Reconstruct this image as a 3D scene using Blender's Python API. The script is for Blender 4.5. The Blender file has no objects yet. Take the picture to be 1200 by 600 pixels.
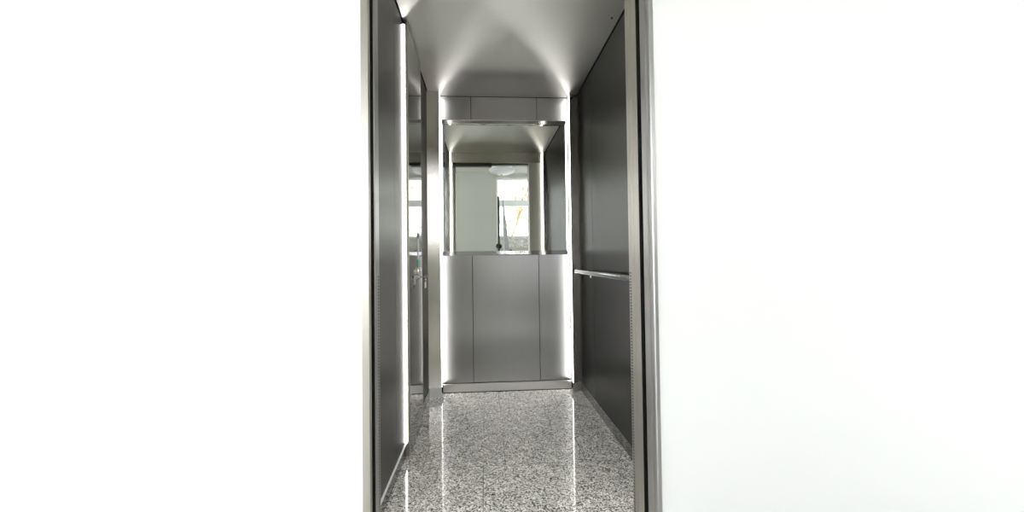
import bpy, bmesh, math, random
from mathutils import Vector, Matrix
random.seed(7)
S = bpy.context.scene
COL = S.collection

# ------------------------------------------------------------------ materials
def mat(name):
    m = bpy.data.materials.new(name); m.use_nodes = True
    nt = m.node_tree; b = nt.nodes['Principled BSDF']
    return m, nt, b

def simple(name, col, rough=.5, metal=0.0, emit=0, ecol=None, coat=0):
    m, nt, b = mat(name)
    b.inputs['Base Color'].default_value = (*col, 1)
    b.inputs['Roughness'].default_value = rough
    b.inputs['Metallic'].default_value = metal
    if coat: b.inputs['Coat Weight'].default_value = coat
    if emit:
        b.inputs['Emission Color'].default_value = (*(ecol or col), 1)
        b.inputs['Emission Strength'].default_value = emit
    return m

def steel(name, col, rough, aniso=0.0, grain='Z', var=.05, across=(1, 0), bump=.0):
    """brushed stainless: stretched noise varies the gloss and tone along the grain"""
    m, nt, b = mat(name)
    N, L = nt.nodes, nt.links
    tc = N.new('ShaderNodeTexCoord'); mp = N.new('ShaderNodeMapping')
    if var == 0:                                     # one clean brushed sheet: tone drifts along the grain, gloss smeared across it
        no = N.new('ShaderNodeTexNoise'); no.inputs['Scale'].default_value = 1; mp.inputs['Scale'].default_value = (60, 60, .6)
        L.new(tc.outputs['Object'], mp.inputs['Vector']); L.new(mp.outputs['Vector'], no.inputs['Vector'])
        mx = N.new('ShaderNodeMix'); mx.data_type = 'RGBA'
        mx.inputs['A'].default_value = (*[c*.97 for c in col], 1); mx.inputs['B'].default_value = (*[c*1.03 for c in col], 1)
        L.new(no.outputs['Fac'], mx.inputs['Factor'])
        gl = N.new('ShaderNodeBsdfAnisotropic'); gl.distribution = 'BECKMANN'
        gl.inputs['Roughness'].default_value = rough; gl.inputs['Anisotropy'].default_value = -aniso
        L.new(mx.outputs['Result'], gl.inputs['Color'])
        tg = N.new('ShaderNodeCombineXYZ')          # the gloss is widest in this direction
        tg.inputs['X'].default_value, tg.inputs['Y'].default_value = across
        if across == (0, 0): tg.inputs['Z'].default_value = 1
        L.new(tg.outputs['Vector'], gl.inputs['Tangent'])
        L.new(gl.outputs['BSDF'], N['Material Output'].inputs['Surface']); N.remove(b)
        return m
    s = {'Z': (1400, 1400, 8), 'Y': (1400, 8, 1400), 'X': (8, 1400, 1400)}[grain]
    mp.inputs['Scale'].default_value = s
    no = N.new('ShaderNodeTexNoise'); no.inputs['Scale'].default_value = 1; no.inputs['Detail'].default_value = 3
    L.new(tc.outputs['Object'], mp.inputs['Vector']); L.new(mp.outputs['Vector'], no.inputs['Vector'])
    mr = N.new('ShaderNodeMapRange')
    mr.inputs['From Min'].default_value = .3; mr.inputs['From Max'].default_value = .7
    mr.inputs['To Min'].default_value = rough * (1 - var); mr.inputs['To Max'].default_value = rough * (1 + var)
    L.new(no.outputs['Fac'], mr.inputs['Value']); L.new(mr.outputs['Result'], b.inputs['Roughness'])
    mx = N.new('ShaderNodeMix'); mx.data_type = 'RGBA'
    mx.inputs['A'].default_value = (*[c * (1 - var * .5) for c in col], 1)
    mx.inputs['B'].default_value = (*[min(1, c * (1 + var * .5)) for c in col], 1)
    L.new(no.outputs['Fac'], mx.inputs['Factor']); L.new(mx.outputs['Result'], b.inputs['Base Color'])
    b.inputs['Metallic'].default_value = 1
    return m

def granite(name, tiles=True, rough=.06):
    m, nt, b = mat(name)
    N, L = nt.nodes, nt.links
    tc = N.new('ShaderNodeTexCoord')
    def vor(scale):
        v = N.new('ShaderNodeTexVoronoi'); v.inputs['Scale'].default_value = scale
        L.new(tc.outputs['Object'], v.inputs['Vector']); return v
    v1 = vor(220)
    sep = N.new('ShaderNodeSeparateColor'); L.new(v1.outputs['Color'], sep.inputs['Color'])
    r = N.new('ShaderNodeValToRGB'); r.color_ramp.interpolation = 'CONSTANT'
    el = r.color_ramp.elements
    stops = [(0, (0.056, 0.056, 0.059)), (.13, (0.224, 0.221, 0.213)), (.28, (0.448, 0.439, 0.420)), (.46, (0.672, 0.655, 0.616)),
             (.70, (0.829, 0.801, 0.745)), (.88, (0.920, 0.920, 0.885))]
    el[0].position, el[0].color = stops[0][0], (*stops[0][1], 1)
    el[1].position, el[1].color = stops[1][0], (*stops[1][1], 1)
    for p, c in stops[2:]:
        e = el.new(p); e.color = (*c, 1)
    L.new(sep.outputs['Red'], r.inputs['Fac'])
    # slow clouds so the speckle gathers unevenly
    no = N.new('ShaderNodeTexNoise'); no.inputs['Scale'].default_value = 26; no.inputs['Detail'].default_value = 4
    L.new(tc.outputs['Object'], no.inputs['Vector'])
    mr = N.new('ShaderNodeMapRange'); mr.inputs['From Min'].default_value = .3; mr.inputs['From Max'].default_value = .7
    mr.inputs['To Min'].default_value = .88; mr.inputs['To Max'].default_value = 1.27
    L.new(no.outputs['Fac'], mr.inputs['Value'])
    mu = N.new('ShaderNodeMix'); mu.data_type = 'RGBA'; mu.blend_type = 'MULTIPLY'; mu.inputs['Factor'].default_value = 1
    L.new(r.outputs['Color'], mu.inputs['A']); L.new(mr.outputs['Result'], mu.inputs['B'])
    out = mu.outputs['Result']
    if tiles:
        mp = N.new('ShaderNodeMapping'); mp.inputs['Location'].default_value = (.45, .52, 0)
        br = N.new('ShaderNodeTexBrick'); br.offset = .27; br.squash = 1
        br.inputs['Scale'].default_value = 1; br.inputs['Brick Width'].default_value = .39; br.inputs['Row Height'].default_value = .33
        br.inputs['Mortar Size'].default_value = .0013; br.inputs['Mortar Smooth'].default_value = .1
        L.new(tc.outputs['Object'], mp.inputs['Vector']); L.new(mp.outputs['Vector'], br.inputs['Vector'])
        mj = N.new('ShaderNodeMix'); mj.data_type = 'RGBA'
        L.new(br.outputs['Fac'], mj.inputs['Factor']); L.new(out, mj.inputs['A'])
        mj.inputs['B'].default_value = (.16, .155, .15, 1)
        out = mj.outputs['Result']
    L.new(out, b.inputs['Base Color'])
    b.inputs['Roughness'].default_value = rough
    b.inputs['Specular IOR Level'].default_value = .6
    return m

def plaster(name, col, bump=.03):
    m, nt, b = mat(name)
    N, L = nt.nodes, nt.links
    no = N.new('ShaderNodeTexNoise'); no.inputs['Scale'].default_value = 90; no.inputs['Detail'].default_value = 5
    tc = N.new('ShaderNodeTexCoord'); L.new(tc.outputs['Object'], no.inputs['Vector'])
    bp = N.new('ShaderNodeBump'); bp.inputs['Strength'].default_value = bump; bp.inputs['Distance'].default_value = .004
    L.new(no.outputs['Fac'], bp.inputs['Height']); L.new(bp.outputs['Normal'], b.inputs['Normal'])
    b.inputs['Base Color'].default_value = (*col, 1); b.inputs['Roughness'].default_value = .85
    return m

def bark(name):
    m, nt, b = mat(name)
    N, L = nt.nodes, nt.links
    no = N.new('ShaderNodeTexNoise'); no.inputs['Scale'].default_value = 12
    r = N.new('ShaderNodeValToRGB')
    r.color_ramp.elements[0].color = (.20, .15, .08, 1); r.color_ramp.elements[1].color = (.45, .36, .22, 1)
    L.new(no.outputs['Fac'], r.inputs['Fac']); L.new(r.outputs['Color'], b.inputs['Base Color'])
    b.inputs['Roughness'].default_value = .9
    return m

M = dict(
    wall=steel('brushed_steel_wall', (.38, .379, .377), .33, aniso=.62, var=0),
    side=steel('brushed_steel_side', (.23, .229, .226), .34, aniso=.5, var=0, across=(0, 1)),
    ceil=steel('brushed_steel_ceiling', (.54, .53, .51), .35, aniso=.66, var=0),
    post=steel('brushed_steel_post', (.60, .565, .53), .2, var=0),
    cop=steel('polished_steel_panel', (.36, .355, .345), .05, var=.02),
    polish=steel('polished_steel_trim', (.66, .66, .66), .08, grain='X', var=.1),
    skirt=steel('brushed_steel_skirting', (.62, .615, .60), .40, aniso=.4, var=0, across=(0, 0)),
    skirt_side=steel('polished_steel_side_skirting', (.26, .258, .25), .12, var=.06),
    side_r=steel('brushed_steel_right', (.145, .145, .142), .34, aniso=.5, var=0, across=(0, 1)),  # same steel as the left wall, its dimmer side put into the colour
    header=steel('brushed_bronze_tone_steel', (.47, .445, .40), .25, grain='X'),
    rail=simple('brushed_rail_steel', (.42, .43, .44), .16, 1),
    chrome=simple('chrome', (.72, .73, .74), .12, 1),
    frame=steel('satin_frame_steel', (.46, .455, .45), .34),
    jamb=steel('satin_jamb_steel', (.50, .475, .43), .36),
    mirror=simple('mirror_glass', (.80, .825, .785), .0, 1),
    black=simple('shadow_gap_black', (.006, .006, .006), .9),
    rubber=simple('black_plastic', (.012, .012, .013), .45),
    ledge=steel('grey_polished_ledge', (.40, .40, .41), .07, grain='X', var=.06),
    alu=simple('pale_anodised_strip', (.78, .77, .75), .4),  # strip light on the skirting edge, put into a pale colour
    shaft=simple('shaft_concrete', (.03, .03, .03), .95),
    led=simple('led_diffuser', (1, .97, .92), .5, 0, 10, (1, .985, .95)),
    granite=granite('granite_tiles'),
    granite_plain=granite('granite_slab', False, .15),
    white=plaster('white_plaster', (.88, .88, .875)),
    cream=plaster('cream_plaster', (.46, .465, .42)),
    pvc=simple('white_window_pvc', (.78, .81, .82), .35),
    lamp=simple('opal_lamp_glass', (.50, .50, .52), .3),
    iron=simple('black_painted_iron', (.01, .01, .01), .4),
    grey=simple('grey_painted_panel', (.42, .44, .45), .5),
    bark=bark('bare_bark'),
    soil=plaster('pale_ground', (.55, .54, .50)),
    green=simple('green_display', (.01, .22, .12), .3, 0, .25, (.02, .6, .3)),
    yellow=simple('yellow_button', (.80, .50, .05), .35),
    whitebtn=simple('white_button', (.82, .82, .80), .35),
    tag=simple('cream_tag', (.85, .80, .66), .5),
    skin=simple('skin', (.55, .34, .26), .5),
    hair=simple('dark_brown_hair', (.025, .014, .011), .5),
    jacket=simple('dark_jacket', (.05, .055, .07), .8),
    trousers=simple('blue_trousers', (.06, .08, .14), .85),
    shoe=simple('grey_shoes', (.2, .2, .2), .6),
    eye=simple('eye_white', (.8, .8, .78), .2),
)
# window glass: clear
gm, gnt, gb = mat('window_glass')
gb.inputs['Base Color'].default_value = (1, 1, 1, 1); gb.inputs['Roughness'].default_value = 0
gb.inputs['Transmission Weight'].default_value = 1; gb.inputs['IOR'].default_value = 1.02
M['glass'] = gm

# ------------------------------------------------------------------ mesh helpers
def box(bm, x0, x1, y0, y1, z0, z1, bev=0.0):
    g = bmesh.ops.create_cube(bm, size=1)['verts']
    c = Vector(((x0+x1)/2, (y0+y1)/2, (z0+z1)/2)); d = (abs(x1-x0), abs(y1-y0), abs(z1-z0))
    for v in g: v.co = Vector((v.co.x*d[0], v.co.y*d[1], v.co.z*d[2])) + c
    if bev:
        es = list({e for v in g for e in v.link_edges})
        bmesh.ops.bevel(bm, geom=es, offset=bev, segments=2, affect='EDGES', profile=.5)

def tube(bm, pts, radii, seg=12, cap=True):
    """round tube along points"""
    rings = []
    n = len(pts); pts = [Vector(p) for p in pts]
    if not hasattr(radii, '__len__'): radii = [radii]*n
    for i, p in enumerate(pts):
        t = (pts[min(i+1, n-1)] - pts[max(i-1, 0)]).normalized()
        a = Vector((0, 0, 1)) if abs(t.z) < .9 else Vector((1, 0, 0))
        u = t.cross(a).normalized(); w = t.cross(u)
        rings.append([bm.verts.new(p + (u*math.cos(2*math.pi*k/seg) + w*math.sin(2*math.pi*k/seg))*radii[i]) for k in range(seg)])
    for a, b in zip(rings, rings[1:]):
        for k in range(seg): bm.faces.new((a[k], a[(k+1) % seg], b[(k+1) % seg], b[k]))
    if cap:
        bm.faces.new(rings[0][::-1]); bm.faces.new(rings[-1])

def lathe(bm, prof, center, axis='Z', seg=32):
    """prof: (radius, height) pairs spun round an axis through center"""
    c = Vector(center); rings = []
    def P(r, h, a):
        x, y = r*math.cos(a), r*math.sin(a)
        return c + (Vector((x, y, h)) if axis == 'Z' else Vector((h, x, y)) if axis == 'X' else Vector((x, h, y)))
    for r, h in prof:
        rings.append([bm.verts.new(P(max(r, 1e-5), h, 2*math.pi*k/seg)) for k in range(seg)])
    for a, b in zip(rings, rings[1:]):
        for k in range(seg): bm.faces.new((a[k], a[(k+1) % seg], b[(k+1) % seg], b[k]))
    bm.faces.new(rings[0][::-1]); bm.faces.new(rings[-1])

def prism(bm, poly, z0, z1):
    """extrude an XY polygon from z0 to z1"""
    a = [bm.verts.new((x, y, z0)) for x, y in poly]; b = [bm.verts.new((x, y, z1)) for x, y in poly]
    n = len(poly)
    bm.faces.new(a[::-1]); bm.faces.new(b)
    for i in range(n): bm.faces.new((a[i], a[(i+1) % n], b[(i+1) % n], b[i]))

def obj(name, bm, m, parent=None, smooth=False):
    off = Vector((0, 0, 0)); q = parent
    while q: off += q.location; q = q.parent
    bmesh.ops.recalc_face_normals(bm, faces=bm.faces)
    me = bpy.data.meshes.new(name)
    if parent is None and len(bm.verts):
        lo = [min(v.co[i] for v in bm.verts) for i in range(3)]; hi = [max(v.co[i] for v in bm.verts) for i in range(3)]
        org = Vector(((lo[0]+hi[0])/2, (lo[1]+hi[1])/2, lo[2]))
    else: org = off
    for v in bm.verts: v.co -= org
    bm.to_mesh(me); bm.free()
    if smooth:
        for p in me.polygons: p.use_smooth = True
    me.materials.append(m)
    o = bpy.data.objects.new(name, me); COL.objects.link(o)
    if parent is None: o.location = org
    else: o.parent = parent
    return o

def B(*boxes, bev=0.0):
    bm = bmesh.new()
    for b in boxes: box(bm, *b, bev=bev)
    return bm

def tag(o, label, cat, group=None):
    o['label'] = label; o['category'] = cat
    if group: o['group'] = group
    return o

def thing(name, label, cat, loc, group=None):
    o = bpy.data.objects.new(name, None); o.empty_display_size = .05
    COL.objects.link(o); o.location = loc
    return tag(o, label, cat, group)

def struct(name, bm, m, label=None, cat=None, parent=None):
    o = obj(name, bm, m, parent)
    if parent is None:
        o['kind'] = 'structure'
        if label: o['label'] = label
        if cat: o['category'] = cat
    return o

# ------------------------------------------------------------------ dimensions
ZB = 2.741                 # back wall face
H = 2.2                    # cabin height
XL, XR = -.410, .700       # side wall faces
SK = .066                  # skirting height
YF = 1.28                  # inner face of the cabin front
DL, DR = -.364, .512       # cabin door opening
WY = 1.10                  # landing wall face
FL, FR = -.341, .5265       # where the plaster starts

# ------------------------------------------------------------------ cabin shell
struct('floor', B((XL-.02, XR+.02, 1.13, ZB+.03, -.03, 0)), M['granite'], 'polished speckled grey granite floor of the lift cabin', 'floor')
ce = struct('ceiling', B((XL+.007, XR-.007, 1.15, ZB-.002, H, H+.02)), M['ceil'], 'brushed steel lift ceiling with fan shaped light glows', 'ceiling')
obj('screw', (lambda b: (lathe(b, [(.006, 0), (.006, -.002), (.003, -.003)], (.656, 1.81, H), seg=16), b)[1])(bmesh.new()), M['rubber'], ce)
struct('trim_1', B((XL-.02, XL+.007, 1.15, ZB, H+.001, H+.02), (XR-.007, XR+.02, 1.15, ZB, H+.001, H+.02), (XL, XR, ZB-.002, ZB+.03, H+.001, H+.02)),
       M['black'], 'thin black shadow gap round the lift ceiling', 'trim')

# back wall: dark carrier with six panels
wb = struct('wall_back', B((XL, XR, ZB+.012, ZB+.03, 0, H)), M['black'], 'panelled brushed steel back wall of the lift', 'wall')
s1, s2, g = -.097, .400, .0022
LX, RX = -.321, .634
for (a, b) in ((LX, s1-g), (s1+g, s2-g), (s2+g, RX)):
    obj('panel', B((a, b, ZB, ZB+.012, SK+.004, 1.006)), M['wall'], wb)
    obj('panel', B((a, b, ZB, ZB+.012, 2.018, H-.003)), M['wall'], wb)
obj('panel', B((LX, RX, ZB+.004, ZB+.012, 1.006, 2.018)), M['wall'], wb)

# side walls
wl = struct('wall_left', B((XL-.02, XL-.006, YF-.02, ZB+.012, 0, H)), M['black'], 'brushed steel left side wall of the lift', 'wall')
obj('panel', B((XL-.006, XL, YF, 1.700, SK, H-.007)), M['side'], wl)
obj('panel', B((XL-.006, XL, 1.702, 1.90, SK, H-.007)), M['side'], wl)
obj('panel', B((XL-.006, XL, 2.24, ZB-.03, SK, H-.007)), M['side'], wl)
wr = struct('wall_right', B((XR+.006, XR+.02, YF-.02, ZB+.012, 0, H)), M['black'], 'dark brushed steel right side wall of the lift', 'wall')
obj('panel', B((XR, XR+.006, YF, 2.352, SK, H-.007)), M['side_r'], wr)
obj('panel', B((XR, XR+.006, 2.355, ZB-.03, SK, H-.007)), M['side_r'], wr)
struct('baseboard_left', B((XL-.006, XL+.005, YF, 1.872, 0, SK-.006), (XL-.006, XL+.005, 2.253, ZB-.035, 0, SK), bev=.0015), M['skirt_side'], 'polished steel skirting along the left wall', 'skirting')
obj('top_edge', B((XL-.006, XL+.008, YF, 1.872, SK-.006, SK), bev=.0012), M['alu'], bpy.data.objects['baseboard_left'])  # pale edge stands in for light caught along the skirting top
struct('baseboard_right', B((XR-.005, XR+.006, YF, ZB-.035, 0, SK), bev=.0015), M['skirt_side'], 'polished steel skirting along the right wall', 'skirting')
struct('baseboard_back', B((LX, RX, ZB-.012, ZB+.012, .005, SK), bev=.004), M['skirt'], 'brushed steel skirting across the back wall', 'skirting')
obj('seal', B((LX, RX, ZB-.010, ZB+.012, 0, .005)), M['black'], bpy.data.objects['baseboard_back'])  # black strip stands for the dark gap under the skirting

# back corner posts with a skirting foot each
def poly_post(n, poly, label):
    bm = bmesh.new(); prism(bm, poly, SK, H-.001); p = struct('trim_%d' % n, bm, M['post'], label, 'corner post')
    bm = bmesh.new(); prism(bm, poly, 0, SK); obj('foot', bm, M['skirt'], p)
def post(n, x0, x1, y0, y1, label):
    p = struct('trim_%d' % n, B((x0, x1, y0, y1, SK, H-.001), bev=.001), M['post'], label, 'corner post')
    obj('foot', B((x0, x1, y0-.003, y1, 0, SK), bev=.001), M['skirt'], p)
poly_post(2, [(-.3225, 2.664), (-.3225, 2.6675), (-.3320, 2.6675), (-.3320, ZB+.011), (XL-.004, ZB+.011), (XL-.004, 2.645)], 'beige steel corner post at the back left of the lift')
poly_post(3, [(.6320, 2.664), (.6320, 2.6675), (.6455, 2.6675), (.6455, ZB+.011), (XR+.004, ZB+.011), (XR+.004, 2.686)], 'dark steel corner post at the back right of the lift')
post(4, XL-.004, -.392, YF, 1.352, 'steel corner post beside the door on the left')
post(5, .669, XR+.004, YF, 1.352, 'steel corner post beside the door on the right')

# ------------------------------------------------------------------ light strips
def strip(p, q, dx, dy, z0, z1, label):
    """diffuser face from p to q (XY); (dx,dy) points to the back of the profile"""
    t = thing('light_strip', label, 'light strip', ((p[0]+q[0])/2, (p[1]+q[1])/2, z0), 'vertical light strips in the lift')
    P, Q = Vector(p), Vector(q); d = Vector((dx, dy)).normalized()
    bm = bmesh.new(); prism(bm, [P, Q, Q + d*.003, P + d*.003], z0, z1); obj('diffuser', bm, M['led'], t)
    bm = bmesh.new(); a, b = P + d*.0032, Q + d*.0032
    prism(bm, [a, b, b + d*.004, a + d*.004], z0, z1); obj('housing', bm, M['jamb'], t)
r2 = math.sqrt(.5)
strip((-.3205, 2.668), (-.3228, 2.722), -1, 0, SK+.002, H-.003, 'vertical white light strip in the back left corner beside mirror')
strip((.6300, 2.668), (.6354, 2.722), 1, 0, SK+.002, H-.003, 'vertical white light strip in the back right corner beside mirror')
strip((-.4096, 1.874), (-.3985, 1.874), 0, 1, SK+.002, H-.02, 'vertical white light strip in front of the button column, left wall')
strip((-.3845, 1.330), (-.3845, 1.284), -1, 0, SK+.002, H-.003, 'vertical light strip left of the doorway, seen in the mirror')
strip((.6615, 1.330), (.6615, 1.284), 1, 0, SK+.002, H-.003, 'vertical light strip right of the doorway, seen in the mirror')

# ------------------------------------------------------------------ mirror
t = thing('wall_mirror', 'large rectangular wall mirror on the back wall showing the landing window', 'mirror', (.158, ZB, 1.0))
obj('mirror_glass', B((-.308, .625, ZB-.004, ZB+.0035, 1.040, 1.987)), M['mirror'], t)
def rail(name, prof, m):
    bm = bmesh.new(); a = [bm.verts.new((-.318, ZB+y, z)) for y, z in prof]; b = [bm.verts.new((.632, ZB+y, z)) for y, z in prof]
    bm.faces.new(a); bm.faces.new(b[::-1]); n = len(prof)
    for i in range(n): bm.faces.new((a[i], a[(i+1) % n], b[(i+1) % n], b[i]))
    obj(name, bm, m, t)
rail('top_rail', [(.0035, 1.987), (-.0165, 1.987), (-.0180, 1.989), (-.0212, 2.012), (-.0205, 2.0165), (-.018, 2.0175), (.0035, 2.0175)], M['polish'])
rail('bottom_rail', [(.0035, 1.008), (-.021, 1.008), (-.0216, 1.009), (-.0215, 1.0145), (-.0211, 1.021), (-.0196, 1.0395), (-.004, 1.0400), (.0035, 1.0400)], M['ledge'])

# ------------------------------------------------------------------ control column
CX, C0, C1 = -.384, 1.878, 2.253
t = thing('control_panel', 'tall polished steel control column with floor buttons on the left wall', 'control panel', (CX-.012, (C0+C1)/2, 0))
obj('faceplate', B((CX-.004, CX, C0+.004, C1, .004, H-.013), bev=.001), M['cop'], t)
obj('body', B((XL-.006, CX-.004, C0+.004, C1-.004, .004, H-.016)), M['jamb'], t)
obj('edge_trim', B((CX-.008, CX+.0003, C0-.004, C0+.0035, .0, H-.010), bev=.001), M['jamb'], t)
def disc(name, y, z, r, m, par, h=.004, x=CX):
    bm = bmesh.new(); lathe(bm, [(r, 0), (r, h*.8), (r*.85, h)], (x, y, z), 'X', 24)
    return obj(name, bm, m, par)
def ring(name, y, z, r, m, par):
    bm = bmesh.new(); lathe(bm, [(r, 0), (r, .003), (r*.86, .004), (r*.82, .0005), (r*.82, 0)], (CX, y, z), 'X', 28)
    return obj(name, bm, m, par)
obj('display', B((CX-.001, CX+.002, 2.10, 2.17, 1.108, 1.134), bev=.001), M['rubber'], t)
for z in (1.085, 1.055, 1.025, .995):
    b = disc('floor_button', 2.128, z, .011, M['chrome'], t, .005)
    ring('button_ring', 2.128, z, .0145, M['whitebtn'], b)
obj('indicator', B((CX-.001, CX+.003, 2.108, 2.140, .942, .982), bev=.001), M['green'], t)['label'] = 'green lit indicator window'
b = disc('alarm_button', 2.035, .918, .016, M['yellow'], t, .006); b['label'] = 'yellow alarm button'
ring('button_ring', 2.035, .918, .020, M['chrome'], b)
for y in (2.118, 2.200):
    b = disc('door_button', y, .919, .014, M['chrome'], t, .005); ring('button_ring', y, .919, .018, M['whitebtn'], b)
for y in (2.075, 2.165):
    b = disc('key_switch', y, .880, .012, M['chrome'], t, .008)
    obj('keyhole', B((CX+.008, CX+.0085, y-.002, y+.002, .874, .886)), M['rubber'], b)
obj('notice_plate', B((CX-.0005, CX+.0012, 2.00, 2.05, .845, .895), bev=.0005), M['jamb'], t)
# key with its tag, hanging from the rear switch
k = thing('key', 'small key with cream paper tag hanging from the lift control column', 'key', (CX+.012, 2.19, .80))
bm = bmesh.new(); box(bm, CX+.0086, CX+.028, 2.164, 2.168, .877, .883); lathe(bm, [(.010, -.0015), (.010, .0015)], (CX+.036, 2.166, .880), 'Y', 20)
obj('key_blank', bm, M['chrome'], k)
bm = bmesh.new()
tube(bm, [Vector((CX+.036, 2.166 + .014*math.sin(a), .866 + .014*math.cos(a))) for a in [i*math.pi/10 for i in range(21)]], .0012, 6); obj('ring', bm, M['chrome'], k)
bm = bmesh.new(); box(bm, CX+.034, CX+.038, 2.135, 2.170, .818, .853, bev=.001); obj('paper_tag', bm, M['tag'], k)

# ------------------------------------------------------------------ handrail on the right wall
t = thing('handrail', 'round chrome handrail fixed along the right wall', 'handrail', (.640, 2.0, .86))
hx, hz, hr = .640, .886, .0165
bm = bmesh.new(); ya, yb = 1.46, 2.545
tube(bm, [(hx, ya-.012, hz), (hx, ya-.006, hz), (hx, ya, hz), (hx, yb, hz), (hx, yb+.006, hz), (hx, yb+.012, hz)], [hr*.55, hr*.9, hr, hr, hr*.9, hr*.55], 24)
obj('bar', bm, M['rail'], t, True)
for y in (1.60, 2.40):
    bm = bmesh.new(); tube(bm, [(hx+.010, y, hz-.012), (hx+.03, y, hz-.016), (XR-.004, y, hz-.016)], .007, 12)
    b = obj('bracket', bm, M['chrome'], t, True)
    bm = bmesh.new(); lathe(bm, [(.024, -.005), (.024, -.002), (.020, 0)][::-1], (XR, y, hz-.016), 'X', 24); obj('rosette', bm, M['chrome'], b)

# ------------------------------------------------------------------ cabin front, seen from inside in the mirror
wf = struct('wall_front', B((XL-.02, XR+.02, YF-.045, YF, 2.085, H+.02)), M['header'], 'steel header over the lift doorway', 'wall')
obj('panel', B((XL-.02, DL, 1.232, YF, 0, 2.085), bev=.001), M['jamb'], wf)
obj('panel', B((DR, XR+.02, 1.236, YF, 0, 2.085), bev=.001), M['jamb'], wf)
obj('panel', B((DR+.0005, XR+.02, 1.193, 1.2345, 0, 2.085), bev=.001), M['jamb'], wf)
obj('seal', B((DR+.001, XR+.02, 1.189, 1.1925, 0, 2.085)), M['black'], wf)  # shade of the door gap, put in as black over a lit end face
obj('seal', B((XL-.02, DL-.001, 1.2275, 1.2315, 0, 2.085)), M['black'], wf)  # left door gap gets its shade as a black strip too
# light curtains on the door edges
def curtain(x0, x1, y0, y1, face, label, yl):
    t = thing('light_curtain', label, 'door sensor strip', ((x0+x1)/2, (y0+y1)/2, 0), 'door sensor strips')
    obj('housing', B((x0, x1, y0, y1, .004, 2.08), bev=.0008), M['frame'] if face > 0 else M['jamb'], t)
    bm = bmesh.new(); xf = x1 if face > 0 else x0
    z = .03
    while z < .93:
        box(bm, xf-.0006, xf+.0006, yl-.0045, yl+.0045, z, z+.0045); z += .0105
    obj('lens_row', bm, M['rubber'], t)
curtain(DL, DL+.002, 1.234, 1.279, 1, 'grey sensor strip with black dots on the left door edge', 1.266)
curtain(DR-.0015, DR, 1.262, 1.2795, -1, 'thin sensor strip with black dots on the right door edge', 1.267)
struct('trim_6', B((DL-.10, DR+.10, 1.105, 1.225, -.03, -.002)), M['frame'], 'steel door sill between lift and landing', 'sill')

struct('trim_8', B((DL-.06, .085, 1.16, 1.222, 2.060, 2.19), (.085, DR+.06, 1.16, 1.222, 2.077, 2.19)), M['rubber'], 'black door track over the lift doorway', 'track')
# landing door frame
df = struct('door_1', B((FL-.02, FR+.02, WY-.004, WY+.02, 2.10, 2.16)), M['frame'], 'grey steel frame of the lift doorway on the landing', 'door frame')
bm = bmesh.new()
prism(bm, [(.5125, 1.160), (.5110, 1.155), (.5110, 1.124), (.5125, 1.1195), (.5160, 1.1185), (.5160, 1.1145), (.5130, 1.1125),
           (.5135, 1.098), (.5165, 1.0945), (.5260, 1.094), (.5280, 1.097), (.5280, 1.160)], 0, 2.10)
obj('frame_post', bm, M['frame'], df)
obj('frame_post', B((FL-.02, FL+.0012, WY-.004, 1.116, 0, 2.10), bev=.001), M['jamb'], df)

# shaft around the cabin, dark
struct('wall_shaft', B((-.75, XL-.05, 1.117, 3.0, -.3, 2.7), (XR+.05, 1.05, 1.117, 3.0, -.3, 2.7), (-.75, 1.05, ZB+.05, 3.0, -.3, 2.7),
                       (-.75, 1.05, 1.117, 3.0, H+.06, 2.7), (-.75, 1.05, 1.117, 3.0, -.3, -.06)), M['shaft'], 'dark lift shaft around the cabin', 'wall')

# ------------------------------------------------------------------ landing
LW, LE, LB, LH = -3.4, 3.4, -2.03, 2.73
struct('wall_landing', B((LW, FL-.002, WY, 1.115, -.02, LH), (FR+.002, LE, WY, 1.115, -.02, LH), (FL-.002, FR+.002, WY, 1.115, 2.10, LH)),
       M['white'], 'white plastered landing wall around the lift doorway', 'wall')
struct('floor_landing', B((LW-.1, LE+.1, LB-.2, 1.105, -.03, 0)), M['granite'], 'granite floor of the landing', 'floor')
struct('ceiling_landing', B((LW-.1, LE+.1, LB-.2, 1.15, LH, LH+.05)), M['cream'], 'pale landing ceiling', 'ceiling')
WX0, WX1, WZ0, WZ1 = .235, 1.75, 1.425, 2.655
AX0, AX1, AZ0, AZ1 = -3.1, -.75, .25, 2.65
struct('wall_hall', B((AX1, .205, LB-.2, LB+.10, 0, LH), (AX0, AX1, LB-.2, LB+.10, 0, AZ0), (AX0, AX1, LB-.2, LB+.10, AZ1, LH), (LW, AX0, LB-.2, LB+.10, 0, LH),
                      (.205, WX1, LB-.2, LB, 0, WZ0-.215), (.205, WX0, LB-.2, LB, WZ0-.215, LH), (WX0, WX1, LB-.2, LB, WZ1, LH), (WX1, LE, LB-.2, LB, 0, LH)),
       M['cream'], 'cream landing wall opposite the lift', 'wall')
def window(n, x0, x1, z0, z1, bars, label, vb=()):
    fw = .035
    w = struct('window_%d' % n, B((x0, x0+fw, LB-.14, LB-.07, z0, z1), (x1-fw, x1, LB-.14, LB-.07, z0, z1), (x0+fw, x1-fw, LB-.14, LB-.07, z0, z0+fw), (x0+fw, x1-fw, LB-.14, LB-.07, z1-fw, z1),
               *[(x0+fw, x1-fw, LB-.14, LB-.07, a, b) for a, b in bars], *[(a-.03, a+.03, LB-.139, LB-.071, z0+fw, z1-fw) for a in vb]), M['pvc'], label, 'window')
    obj('pane', B((x0+fw, x1-fw, LB-.106, LB-.104, z0+fw, z1-fw)), M['glass'], w)
window(1, WX0, WX1, WZ0, WZ1, [(2.072, 2.20)], 'white framed landing window with a broad cross bar')
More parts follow.
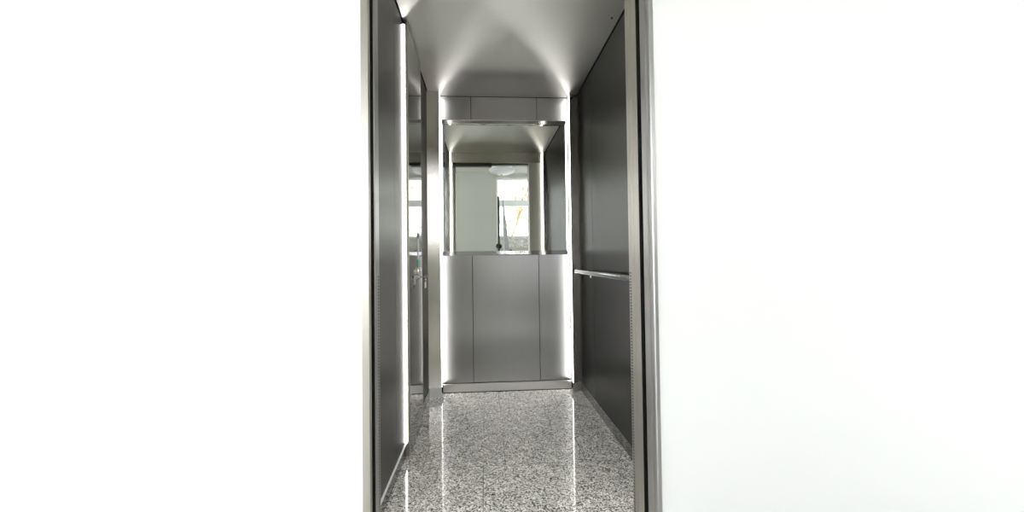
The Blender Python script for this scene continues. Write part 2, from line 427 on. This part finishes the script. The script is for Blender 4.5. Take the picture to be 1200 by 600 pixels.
window(2, AX0, AX1, AZ0, AZ1, [(1.40, 1.46)], 'tall white framed landing window beside the cream wall', (-1.9,))  # second window is unseen, added to light the landing
struct('trim_7', B((.205, WX1, LB-.2, LB+.012, WZ0-.205, WZ0-.002), (.205, WX1, LB-.15, LB+.03, WZ0-.215, WZ0-.205)), M['granite_plain'], 'speckled granite band below the landing window', 'trim')
# side walls of the landing, each with a tall unseen window added for daylight
def side(name, n, x0, x1, label):
    xs = (x0, x1)
    struct(name, B((x0, x1, LB-.2, -1.75, 0, LH), (x0, x1, .95, 1.15, 0, LH), (x0, x1, -1.75, .95, 0, .3), (x0, x1, -1.75, .95, 2.65, LH)), M['white'], label, 'wall')
    xm = (x0+x1)/2
    w = struct('window_%d' % n, B(*[(xm-.03, xm+.03, a, b, .3, 2.65) for a, b in ((-1.75, -1.70), (-.43, -.37), (.90, .95))],
               *[(xm-.029, xm+.029, -1.70, .90, a, b) for a, b in ((.3, .35), (2.60, 2.65))]), M['pvc'], 'tall window in the side wall of the landing', 'window')
    obj('pane', B((xm-.001, xm+.001, -1.70, .90, .35, 2.60)), M['glass'], w)
side('wall_west', 3, LW-.1, LW, 'white landing side wall with a window')
side('wall_east', 4, LE, LE+.1, 'white landing side wall with a window, stair side')

# ceiling lamp
t = thing('ceiling_lamp', 'round white dome lamp on the landing ceiling, seen in the mirror', 'lamp', (.327, -1.43, LH-.12))
bm = bmesh.new(); lathe(bm, [(.245, -.055), (.24, -.075), (.21, -.105), (.15, -.128), (.08, -.140), (.01, -.143)], (.327, -1.43, LH-.01), seg=40); obj('lamp_shade', bm, M['lamp'], t, True)
bm = bmesh.new(); lathe(bm, [(.20, .009), (.20, -.05), (.246, -.052), (.246, -.058)], (.327, -1.43, LH-.01), seg=40); obj('base', bm, M['pvc'], t)
bm = bmesh.new(); lathe(bm, [(.03, .0), (.03, -.012), (.012, -.02)], (.327, -1.43, LH-.150), seg=20); obj('knob', bm, M['chrome'], t)

# stair rail post and the tapering balustrade behind it
t = thing('stair_post', 'slim black stair post with a ball joint in front of landing window', 'post', (.245, -1.13, 0))
bm = bmesh.new(); tube(bm, [(.245, -1.13, 0), (.245, -1.13, 2.11)], .017, 16); obj('shaft', bm, M['iron'], t, True)
bm = bmesh.new(); lathe(bm, [(.056*math.sin(math.pi*i/12), -.05*math.cos(math.pi*i/12)) for i in range(13)], (.243, -1.13, 1.21), seg=24); obj('ball', bm, M['iron'], t, True)
bm = bmesh.new(); lathe(bm, [(.07, 0), (.07, .012), (.03, .03)], (.245, -1.13, 0), seg=24); obj('base_plate', bm, M['iron'], t)
bm = bmesh.new()
q = [(.345, -1.03), (.430, -1.03), (.352, -1.72), (.347, -1.72)]
lo = [bm.verts.new((x, y, .0)) for x, y in q]; hi = [bm.verts.new(p) for p in ((.345, -1.03, 1.10), (.430, -1.03, 1.10), (.354, -1.72, 2.20), (.348, -1.72, 2.20))]
bm.faces.new(lo[::-1]); bm.faces.new(hi)
for i in range(4): bm.faces.new((lo[i], lo[(i+1) % 4], hi[(i+1) % 4], hi[i]))
t = thing('stair_balustrade', 'grey sloping stair balustrade narrowing towards the window', 'balustrade', (.38, -1.4, 0))
obj('panel', bm, M['grey'], t)
bm = bmesh.new(); box(bm, .43, .47, -1.08, -1.02, 0, 1.145, bev=.004); obj('end_post', bm, M['iron'], t)

# outside
struct('ground', B((-30, 30, -45, LB-.6, -1.6, -1.5)), M['soil'], 'pale ground outside the landing window', 'ground')
def tree(x, y, h, seed, label):
    rnd = random.Random(seed); bm = bmesh.new()
    def branch(p, d, length, r, depth):
        pts = [p]; n = 4
        for i in range(n):
            d = (d + Vector((rnd.uniform(-.13, .13), rnd.uniform(-.13, .13), .05))).normalized()
            p = p + d*length/n; pts.append(p)
        tube(bm, pts, [r*(1-.11*i) for i in range(n+1)], 6, False)
        if depth:
            for k in range(3 if depth < 3 else 4):
                i = rnd.choice([2, 3, 4]); a = rnd.uniform(0, 2*math.pi); sp = rnd.uniform(.3, .6)
                branch(pts[i], (d + Vector((math.cos(a), math.sin(a), .25))*sp).normalized(), length*rnd.uniform(.55, .8), r*.55, depth-1)
    branch(Vector((x, y, -1.5)), Vector((0, 0, 1)), h*.42, h*.009, 4)
    tag(obj('bare_tree', bm, M['bark'], None), label, 'tree', 'bare trees outside the window')
tree(.95, -7.0, 6.4, 3, 'bare yellowish tree outside, nearest the middle of the window')
tree(2.3, -8.5, 7.0, 11, 'bare tree outside, towards the right edge of the window')
tree(.2, -9.5, 7.2, 23, 'bare thin tree outside, behind the stair post')

# ------------------------------------------------------------------ person squatting with the phone
PX, PY = -.012, -.34
verts, edges, rad = [], [], []
def V(x, y, z, r, link=None):
    verts.append((x, y, z)); rad.append(r)
    if link is not None: edges.append((link, len(verts)-1))
    return len(verts)-1
pel = V(PX, PY-.10, .24, .125)
sp1 = V(PX, PY-.10, .38, .115, pel); sp2 = V(PX, PY-.08, .54, .125, sp1); chs = V(PX, PY-.055, .68, .125, sp2)
nk = V(PX, PY-.03, .79, .055, chs); nk2 = V(PX, PY-.012, .845, .052, nk)
h1 = V(PX, PY+.01, .895, .075, nk2); h2 = V(PX, PY, .955, .086, h1); h3 = V(PX, PY-.005, 1.005, .070, h2)
for s in (-1, 1):
    hip = V(PX+s*.10, PY-.08, .23, .09, pel); th = V(PX+s*.17, PY+.08, .36, .078, hip); kn = V(PX+s*.19, PY+.22, .46, .06, th)
    cf = V(PX+s*.19, PY+.13, .27, .052, kn); an = V(PX+s*.18, PY+.04, .085, .036, cf)
    hl = V(PX+s*.18, PY+.03, .040, .036, an); ft = V(PX+s*.19, PY+.13, .036, .036, hl); V(PX+s*.20, PY+.20, .030, .028, ft)
    shd = V(PX+s*.16, PY-.05, .735, .062, chs); ua = V(PX+s*.205, PY+.05, .64, .045, shd); el = V(PX+s*.215, PY+.13, .58, .037, ua)
    fa = V(PX+s*.16, PY+.20, .70, .034, el); wr_ = V(PX+s*.095, PY+.262, .825, .024, fa)
    pm = V(PX+s*.075, PY+.285, .885, .026, wr_)
    for j, (dz, ln) in enumerate(((.050, .95), (.030, 1.0), (.010, .95), (-.010, .8))):
        a = V(PX+s*.070, PY+.312, .885+dz*.7, .0095, pm)
        b_ = V(PX+s*.060, PY+.334, .888+dz, .0085, a); V(PX+s*(.060-.020*ln), PY+.345, .890+dz, .0075, b_)
    a = V(PX+s*.060, PY+.285, .905, .011, pm); V(PX+s*.035, PY+.292, .925, .0085, a)
me = bpy.data.meshes.new('person_skeleton'); me.from_pydata(verts, edges, [])
tmp = bpy.data.objects.new('person_skeleton', me); COL.objects.link(tmp)
tmp.modifiers.new('Skin', 'SKIN'); sub = tmp.modifiers.new('Subdivision', 'SUBSURF'); sub.levels = sub.render_levels = 2
for i, sv in enumerate(me.skin_vertices[0].data):
    sv.radius = (rad[i], rad[i]); sv.use_root = (i == 0)
dg = bpy.context.evaluated_depsgraph_get(); dg.update()
bme = bpy.data.meshes.new_from_object(tmp.evaluated_get(dg))
bpy.data.objects.remove(tmp)
pb = bpy.data.objects.new('person', bme); COL.objects.link(pb)
bme.materials.clear()
for k in ('skin', 'jacket', 'trousers', 'shoe'): bme.materials.append(M[k])
for p in bme.polygons:
    c = p.center; p.use_smooth = True
    hand = c.y > PY+.25 and c.z > .80 and abs(c.x-PX) < .12
    p.material_index = 0 if (c.z > .822 or hand) else 3 if c.z < .075 else 2 if (c.z < .33 or (c.y > PY+.02 and c.z < .53 )) else 1
tag(pb, 'person squatting on the landing with a phone, only dark hair shows at mirror foot', 'person')
bm = bmesh.new(); bmesh.ops.create_uvsphere(bm, u_segments=28, v_segments=18, radius=1)
for v in list(bm.verts):
    v.co = Vector((v.co.x*.084, v.co.y*.103, v.co.z*.100)) + Vector((PX, PY-.012, .975))
bmesh.ops.delete(bm, geom=[v for v in bm.verts if v.co.z < .90 or (v.co.y > PY+.045 and v.co.z < 1.025)], context='VERTS')
obj('hair', bm, M['hair'], pb, True)
for s in (-1, 1):
    bm = bmesh.new(); bmesh.ops.create_uvsphere(bm, u_segments=14, v_segments=10, radius=.012)
    for v in bm.verts: v.co += Vector((PX+s*.030, PY+.0715, .962))
    e = obj('eye', bm, M['eye'], pb, True)
    bm = bmesh.new(); lathe(bm, [(.0055, .0115), (.004, .0128)], (PX+s*.030, PY+.0715, .962), 'Y', 16); obj('iris', bm, M['hair'], e)
    bm = bmesh.new(); bmesh.ops.create_uvsphere(bm, u_segments=14, v_segments=10, radius=1)
    for v in bm.verts: v.co = Vector((v.co.x*.010, v.co.y*.018, v.co.z*.030)) + Vector((PX+s*.088, PY, .945))
    obj('ear', bm, M['skin'], pb, True)
bm = bmesh.new(); tube(bm, [(PX, PY+.083, .965), (PX, PY+.097, .945), (PX, PY+.105, .930), (PX, PY+.088, .924)], [.007, .010, .013, .008], 10); obj('nose', bm, M['skin'], pb, True)
bm = bmesh.new(); tube(bm, [(PX-.024, PY+.078, .898), (PX, PY+.090, .899), (PX+.024, PY+.078, .898)], [.003, .006, .003], 8); obj('mouth', bm, simple('lips', (.42, .18, .16), .45), pb, True)
t = thing('phone', 'black phone held up by the squatting person', 'phone', (0, -.03, .85))
obj('body', B((-.052, .028, -.034, -.026, .845, .995), bev=.003), M['rubber'], t)
obj('screen', B((-.048, .024, -.0355, -.034, .850, .990)), simple('phone_screen', (.02, .02, .022), .1), t)
bm = bmesh.new(); lathe(bm, [(.008, -.026), (.008, -.023), (.006, -.023)], (0, 0, .98), 'Y', 20); obj('lens', bm, M['rubber'], t)

# ------------------------------------------------------------------ daylight
w = bpy.data.worlds.new('sky'); S.world = w; w.use_nodes = True
w.node_tree.nodes['Background'].inputs['Color'].default_value = (.95, .98, 1, 1)
w.node_tree.nodes['Background'].inputs['Strength'].default_value = 5.2

# ------------------------------------------------------------------ camera
yw, pt, rl = .0630, .0175, .0124
r0 = Vector((math.cos(yw), -math.sin(yw), 0)); f0 = Vector((math.sin(yw), math.cos(yw), 0))
fw = f0*math.cos(pt) + Vector((0, 0, math.sin(pt))); u0 = -f0*math.sin(pt) + Vector((0, 0, math.cos(pt)))
Rv = r0*math.cos(rl) - u0*math.sin(rl); Uv = r0*math.sin(rl) + u0*math.cos(rl)
cam = bpy.data.cameras.new('camera'); co = bpy.data.objects.new('camera', cam); COL.objects.link(co)
mw = Matrix((Rv, Uv, -fw)).transposed().to_4x4(); mw.translation = Vector((0, 0, .98)); co.matrix_world = mw
cam.sensor_fit = 'HORIZONTAL'; cam.sensor_width = 36; cam.lens = 36*430/1200
cam.shift_x = (600-595.94)/1200; cam.shift_y = (295.8-300)/1200
cam.clip_start = .02
S.camera = co
S.view_settings.view_transform = 'Standard'; S.view_settings.look = 'None'
S.view_settings.exposure = 0; S.view_settings.gamma = 1; S.view_settings.use_curve_mapping = False
S.cycles.max_bounces = 16; S.cycles.glossy_bounces = 10; S.cycles.diffuse_bounces = 6; S.cycles.transmission_bounces = 8
S.cycles.sample_clamp_indirect = 6
